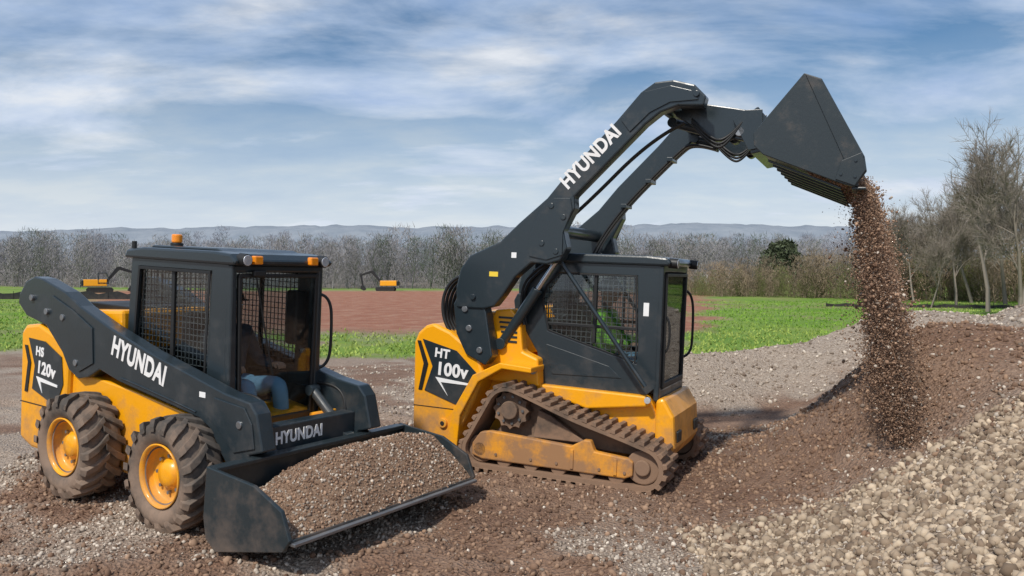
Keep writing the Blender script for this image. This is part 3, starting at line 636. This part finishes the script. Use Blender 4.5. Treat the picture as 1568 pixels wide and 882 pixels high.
for i in range(4):
    y=1.50-.045*i
    tube(B,"hydraulic_line",[(-.95,y,2.05),(-.80,y,2.38),(-.10,y,3.10),(.05,y,3.20),(.28,y,3.12)],.013,BLK if i%2 else GRY)
    if i<2: tube(B,"hard_line",[(-.90,.30+.04*i,2.3),(-.70,.30+.04*i,2.46),(-.08,.30+.04*i,3.08),(.2,.30+.04*i,3.2)],.011,BLK)
for t in (.25,.6,.9): box(B,"line_clamp",(-.80+.7*t-.03,-.80+.7*t+.03),(1.33,1.54),(2.36+.72*t,2.40+.72*t),DRK,.004)
for i in range(5):
    y=.20+.05*i;tube(B,"rear_hose",[(-1.60,y,1.78),(-1.85,y,1.83-.02*i),(-2.06+.02*i,y,1.65),(-2.06,y,1.35),(-1.86+.02*i,y,1.12),(-1.6,y,1.05)],.017,BLK)
for i in range(3):
    y=.34+.05*i;tube(B,"front_hose",[(-1.25,y,1.35),(-1.33,y,1.65),(-1.15+.04*i,y,1.90),(-.92,y,2.0)],.014,BLK)
# coupler and dumped bucket
for ya,yb in ((.40,.47),(1.33,1.40)):
    prism(B,"arm_end_plate",[(.02,3.40),(.14,3.44),(.38,3.37),(.60,3.33),(.74,3.30),(.80,3.18),(.78,3.03),(.62,3.06),(.44,3.05),(.28,3.16),(.10,3.28)],ya,yb,DRK,.01)
    hyd(B,"tilt_cylinder",(.05,(ya+yb)/2+.09,3.24),(.60,(ya+yb)/2+.09,3.08),.04,.6)
    cyl(B,"coupler_pin",(.66,ya-.04,3.12),(.66,yb+.04,3.12),.04,GRY)
    for k in range(3): tube(B,"coupler_hose",[(.25,ya-.03,3.2+.02*k),(.42,ya-.05-.02*k,3.0+.03*k),(.55,ya-.04,2.98+.03*k),(.68,ya-.03,3.2)],.012,BLK)
for y in (.24,1.40): box(B,"arm_end_spacer",(.15,.36),(y,y+.16),(3.33,3.40),DRK,.01)
prism(B,"coupler",[(.70,3.26),(.80,3.33),(.92,3.18),(.86,2.95),(.76,2.93)],.38,1.42,DRK,.01)
for ya in (.36,.62,1.10,1.38): prism(B,"coupler_rib",[(.60,3.22),(.70,3.30),(.84,3.30),(.86,2.98),(.74,2.96)],ya,ya+.03,DRK,.004)
sideB=[(1.20,3.48),(1.33,3.43),(1.66,2.83),(1.68,2.72),(1.60,2.60),(1.50,2.63),(.92,2.86),(.85,2.93),(.84,3.03)]
bucket_body(B,sideB,[(1.20,3.475),(.845,3.03),(.86,2.93),(.93,2.865),(1.62,2.605)],-.08,1.88)
for ya,yb in ((-.09,-.081),(1.881,1.89)):
    prism(B,"side_edge_plate",[(1.21,3.47),(1.33,3.42),(1.655,2.83),(1.54,2.76)],ya,yb,BKT,.003)
    prism(B,"bucket_corner_plate",[(1.50,2.80),(1.64,2.86),(1.675,2.73),(1.60,2.61),(1.46,2.66)],ya-.008 if ya<1 else yb,ya if ya<1 else yb+.008,BKT,.004)
    for px_,pz_ in ((1.60,2.80),(1.60,2.68),(1.50,2.70)): cyl(B,"edge_bolt",(px_,ya-.018 if ya<1 else yb,pz_),(px_,ya if ya<1 else yb+.018,pz_),.012,DRK,6,0)
for i in range(7):
    y=.02+i*.29;prism(B,"bucket_floor_rib",[(.95,2.835),(1.50,2.612),(1.50,2.592),(.95,2.815)],y,y+.05,BKT,.003)
box(B,"bucket_cutting_edge",(1.58,1.68),(-.06,1.86),(2.585,2.603),BKT,.004)
# cab
oc=[(-.90,1.97),(.02,1.97),(.02,.86),(-.06,.79),(-1.09,.79),(-1.14,1.09),(-1.38,1.45),(-1.22,1.88)]
ic=[(-.95,1.86),(-.19,1.86),(-.16,1.20),(-.17,1.07),(-.32,1.11),(-1.04,1.31),(-1.11,1.60),(-1.07,1.74)]
ic2=[(a+(-.6-a)*.04,b+(1.5-b)*.04) for a,b in ic]
for y in (.42,1.33): ring(B,"cab_side",oc,ic,y,y+.05,DRK,.012)
for y in (.445,1.355):
    pane(B,"side_glass",ic,y)
    bars(B,"side_mesh",(-1.06,-.18),(1.12,1.86),18,15,y+(.014 if y<1 else -.014),.003,MSH)
    box(B,"window_post",(-.60,-.57),(y-.018,y+.012),(1.22,1.86),BLK,.004);box(B,"window_rail",(-1.08,-.17),(y-.020,y+.014),(1.36,1.39),BLK,.004)
for y in (.41,1.382): ring(B,"window_rubber",ic,ic2,y,y+.008,BLK,.002)
prism(B,"cab_side_swage",[(-1.05,1.18),(-.42,1.02),(-.30,.92),(-.98,.90)],.412,.419,DRK,.003)
label(B,-.12,1.50,.05,.12,.419,WHT)
prism(B,"cab_roof",[(-1.0,1.955),(-.98,2.02),(-.85,2.045),(-.1,2.045),(.08,2.03),(.12,1.99),(.10,1.955)],.39,1.42,DRK,.02)
ring(B,"cab_front_frame",[(.42,1.96),(1.38,1.96),(1.38,.74),(.42,.74)],[(.48,1.90),(1.32,1.90),(1.30,.84),(.50,.84)],.0,.05,DRK,.012,'x')
ring(B,"door_frame",[(.49,1.89),(1.31,1.89),(1.29,.85),(.51,.85)],[(.52,1.86),(1.28,1.86),(1.26,.90),(.54,.90)],.035,.07,BLK,.006,'x')
pane(B,"door_glass",[(.52,1.86),(1.28,1.86),(1.26,.90),(.54,.90)],.045,'x')
ring(B,"cab_rear_frame",[(.47,1.95),(1.33,1.95),(1.33,1.2),(.47,1.2)],[(.55,1.87),(1.25,1.87),(1.25,1.40),(.55,1.40)],-1.22,-1.17,DRK,.01,'x')
bars(B,"rear_mesh",(.55,1.25),(1.40,1.87),12,9,-1.16,.004,MSH,'x')
box(B,"cab_floor",(-1.1,.0),(.47,1.33),(.80,.84),BLK,.004)
tube(B,"grab_rail",[(.04,1.38,1.72),(.10,1.46,1.70),(.11,1.47,1.3),(.10,1.46,1.08),(.04,1.38,1.06)],.013,BLK)
tube(B,"door_handle",[(.06,.53,1.5),(.10,.53,1.47),(.10,.53,1.2),(.06,.53,1.17)],.01,BLK)
for y in (.48,1.32):
    cyl(B,"work_light",(.08,y,1.985),(.16,y,1.98),.045,BLK);cyl(B,"work_light_lens",(.16,y,1.98),(.166,y,1.98),.038,LMP)
cyl(B,"head_lamp",(-.02,.30,.76),(-.02,.335,.76),.03,LMP)
seat(B,-.68,.90,.96)
operator(MB,-.60,.90,.98,flat("hi_vis",(.30,.75,.06)),flat("hard_hat",(.7,.7,.68)))
# falling material
def fall(n,rmin,rmax,kind,wk,tiny,pg):
    s=rng.random(n)**.85;y=rng.uniform(.0,1.78,n);cl_=fbm(y*2.0,s*4-y,88)
    k=rng.random(n)<sst(.2,.55,cl_)+.4;s=s[k];y=y[k];n=len(s)
    wd=(.034+.060*s**.7)*wk;core=rng.normal(0,1,n)
    core=np.where(rng.random(n)<.06,core*2.0,core)
    x=1.62+.12*np.sqrt(s)+.28*s+core*wd+.02*np.sin(s*13+y*4)
    z=2.67-2.0*s+rng.normal(0,.03,n)
    P=np.stack([x,y,z],-1);Mb=np.array(MB);P=P@Mb[:3,:3].T+Mb[:3,3]
    k=P[:,2]>height(P[:,0],P[:,1])-.02;P=P[k];n=len(P);r=rmin+(rmax-rmin)*rng.random(n)**3
    kk=palette(n,kind)*1.25;q=rng.random(n)<pg;kk[q]=palette(q.sum(),'g');return P,r,kk
f1=fall(150000,.003,.009,'d',1.0,True,.06);f2=fall(12000,.005,.018,'d',1.15,False,.12)
fo=rocks("falling_gravel",*f1,rockm,True);o=rocks("coarse_lumps",*f2,rockm);o.parent=fo
n=3500;x=rng.uniform(1.25,1.66,n);y=rng.uniform(0,1.8,n);z=2.86-(x-.93)*.377+rng.random(n)*.10*(x-1.1)
o=rocks("bucket_load",np.stack([x,y,z],-1),.006+.014*rng.random(n)**2,palette(n,'d'),rockm);o.parent=B
# ---------- distant machines etc.
def excavator(x,y,rot,s):
    e=empty("excavator",Matrix.Translation((x,y,H(x,y)))@Matrix.Rotation(rot,4,'Z')@Matrix.Scale(s,4))
    for yy in (-1.2,.7): prism(e,"track",[(-1.7,.15),(-1.5,0),(1.5,0),(1.7,.15),(1.75,.5),(1.5,.75),(-1.5,.75),(-1.75,.5)],yy,yy+.5,BLK,.03)
    box(e,"house",(-2.1,.9),(-1.2,1.2),(.95,1.9),ORG,.08);box(e,"counterweight",(-2.4,-2.05),(-1.2,1.2),(1.0,1.8),BLK,.1)
    ring(e,"cab",[(-.3,2.9),(.9,2.9),(1.2,1.9),(1.2,1.2),(-.3,1.2)],[(-.15,2.75),(.8,2.75),(1.05,1.9),(1.05,1.5),(-.15,1.5)],-1.2,-.4,DRK,.02)
    prism(e,"boom",[(.6,1.5),(.9,1.4),(2.6,3.3),(4.6,2.7),(4.7,3.0),(2.6,3.8),(2.2,3.7)],.0,.35,BLK,.03)
    prism(e,"stick",[(4.4,3.3),(4.8,3.2),(4.3,.9),(4.05,.95)],.0,.3,BLK,.03)
    prism(e,"bucket",[(4.0,1.0),(4.5,1.0),(4.6,.4),(4.0,.1),(3.6,.3)],-.3,.6,BLK,.03)
excavator(-17.3,112,math.pi,.75);excavator(-50.5,100,.5,.85)
def strip(name,pts,h,mat):
    bm=bmesh.new();a=[]
    for (x,y) in pts: z=H(x,y);a.append((bm.verts.new((x,y,z-.1)),bm.verts.new((x,y,z+h*(.7+.5*math.sin(x*2.3)**2)))))
    for i in range(len(a)-1): bm.faces.new([a[i][0],a[i+1][0],a[i+1][1],a[i][1]])
    o=addm(None,name,bm,mat)
    m=o.modifiers.new("s",'SOLIDIFY');m.thickness=.03
    for i,(x,y) in enumerate(pts[::3]): cyl(o,"post",(x,y-.05,H(x,y)),(x,y-.05,H(x,y)+h+.1),.02,BLK,8,0)
strip("silt_fence",[(-48+i*.9,70-.025*i+.2*math.sin(i)) for i in range(20)],.6,BLK)
strip("silt_fence",[(20+i*.6,52-.2*i+.3*math.sin(i*1.3)) for i in range(18)],.2,BLK)
hb=empty("farm_house",Matrix.Translation((38,150,H(38,150))))
box(hb,"walls",(-3,3),(-2,2),(0,2.6),WHT,.02)
prism(hb,"roof",[(-2.4,2.6),(2.4,2.6),(0,4.0)],-3.3,3.3,GRY,.02,'x')
for i in (-2,0,2): box(hb,"window",(i-.4,i+.4),(-2.03,-2.0),(1,2),BLK,0)
# ---------- world
w=bpy.data.worlds.new("World");S.world=w;w.use_nodes=True;w.node_tree.nodes.clear();T=NT(w.node_tree)
out=T.n('ShaderNodeOutputWorld');bg=T.n('ShaderNodeBackground',Strength=.12);T.l(bg.outputs[0],out.inputs[0])
sky=T.n('ShaderNodeTexSky',_sky_type='NISHITA',_sun_disc=False,_sun_elevation=math.radians(50),_sun_rotation=math.radians(209))
hs=T.n('ShaderNodeHueSaturation',Saturation=1.35,Value=.74);T.l(sky.outputs[0],hs.inputs['Color'])
tc=T.n('ShaderNodeTexCoord');sp=T.n('ShaderNodeSeparateXYZ');T.l(tc.outputs['Generated'],sp.inputs[0])
mx=T.n('ShaderNodeMath',_operation='MAXIMUM');T.l(sp.outputs[2],mx.inputs[0]);mx.inputs[1].default_value=0
ad=T.n('ShaderNodeMath',_operation='ADD');T.l(mx.outputs[0],ad.inputs[0]);ad.inputs[1].default_value=.20
dx=T.n('ShaderNodeMath',_operation='DIVIDE');T.l(sp.outputs[0],dx.inputs[0]);T.l(ad.outputs[0],dx.inputs[1])
dy=T.n('ShaderNodeMath',_operation='DIVIDE');T.l(sp.outputs[1],dy.inputs[0]);T.l(ad.outputs[0],dy.inputs[1])
cb=T.n('ShaderNodeCombineXYZ');T.l(dx.outputs[0],cb.inputs[0]);T.l(dy.outputs[0],cb.inputs[1])
mp=T.n('ShaderNodeMapping');mp.inputs['Rotation'].default_value=(0,0,.30);mp.inputs['Scale'].default_value=(.8,1.25,1);mp.inputs['Location'].default_value=(.6,.3,0);T.l(cb.outputs[0],mp.inputs[0])
nz=T.n('ShaderNodeTexNoise',Scale=1.35,Detail=10.0,Roughness=.57,Distortion=.35);T.l(mp.outputs[0],nz.inputs['Vector'])
rp=ramp(T,nz.outputs[0],[(.38,(.05,.05,.05)),(.50,(.55,.55,.55)),(.62,(1,1,1))])
hz=T.n('ShaderNodeMapRange');T.l(sp.outputs[2],hz.inputs[0]);hz.inputs[1].default_value=.02;hz.inputs[2].default_value=.28;hz.inputs[3].default_value=1;hz.inputs[4].default_value=0
mm=T.n('ShaderNodeMath',_operation='MAXIMUM');T.l(rp.outputs[0],mm.inputs[0]);T.l(hz.outputs[0],mm.inputs[1])
nz2=T.n('ShaderNodeTexNoise',Scale=2.4,Detail=9.0,Roughness=.58);T.l(mp.outputs[0],nz2.inputs['Vector'])
cl=ramp(T,nz2.outputs[0],[(.3,(2.7,3.9,6.2)),(.5,(4.5,5.4,6.9)),(.64,(6.5,6.8,7.3))])
hc=T.n('ShaderNodeRGB');hc.outputs[0].default_value=(6.4,6.85,7.4,1)
hm2=T.n('ShaderNodeMath',_operation='MULTIPLY');T.l(hz.outputs[0],hm2.inputs[0]);hm2.inputs[1].default_value=.85
c2=mix(T,hm2.outputs[0],cl.outputs[0],hc.outputs[0])
c=mix(T,mm.outputs[0],hs.outputs[0],c2);T.l(c,bg.inputs[0])
sl=bpy.data.lights.new("sun",'SUN');sl.energy=3.7;sl.angle=math.radians(3);sl.color=(1,.95,.86)
so=bpy.data.objects.new("sun",sl);S.collection.objects.link(so)
sd=Vector((-.45,-.80,1.1));so.rotation_euler=sd.to_track_quat('Z','Y').to_euler();so.location=(-20,-30,40)
cam=bpy.data.cameras.new("camera");co=bpy.data.objects.new("camera",cam);S.collection.objects.link(co);S.camera=co
cam.lens=28.7;cam.clip_end=4000;cam.clip_start=.05;co.location=(0,0,1.85);co.rotation_euler=(math.radians(90)-16/1250,0,0)
S.view_settings.view_transform='Standard'
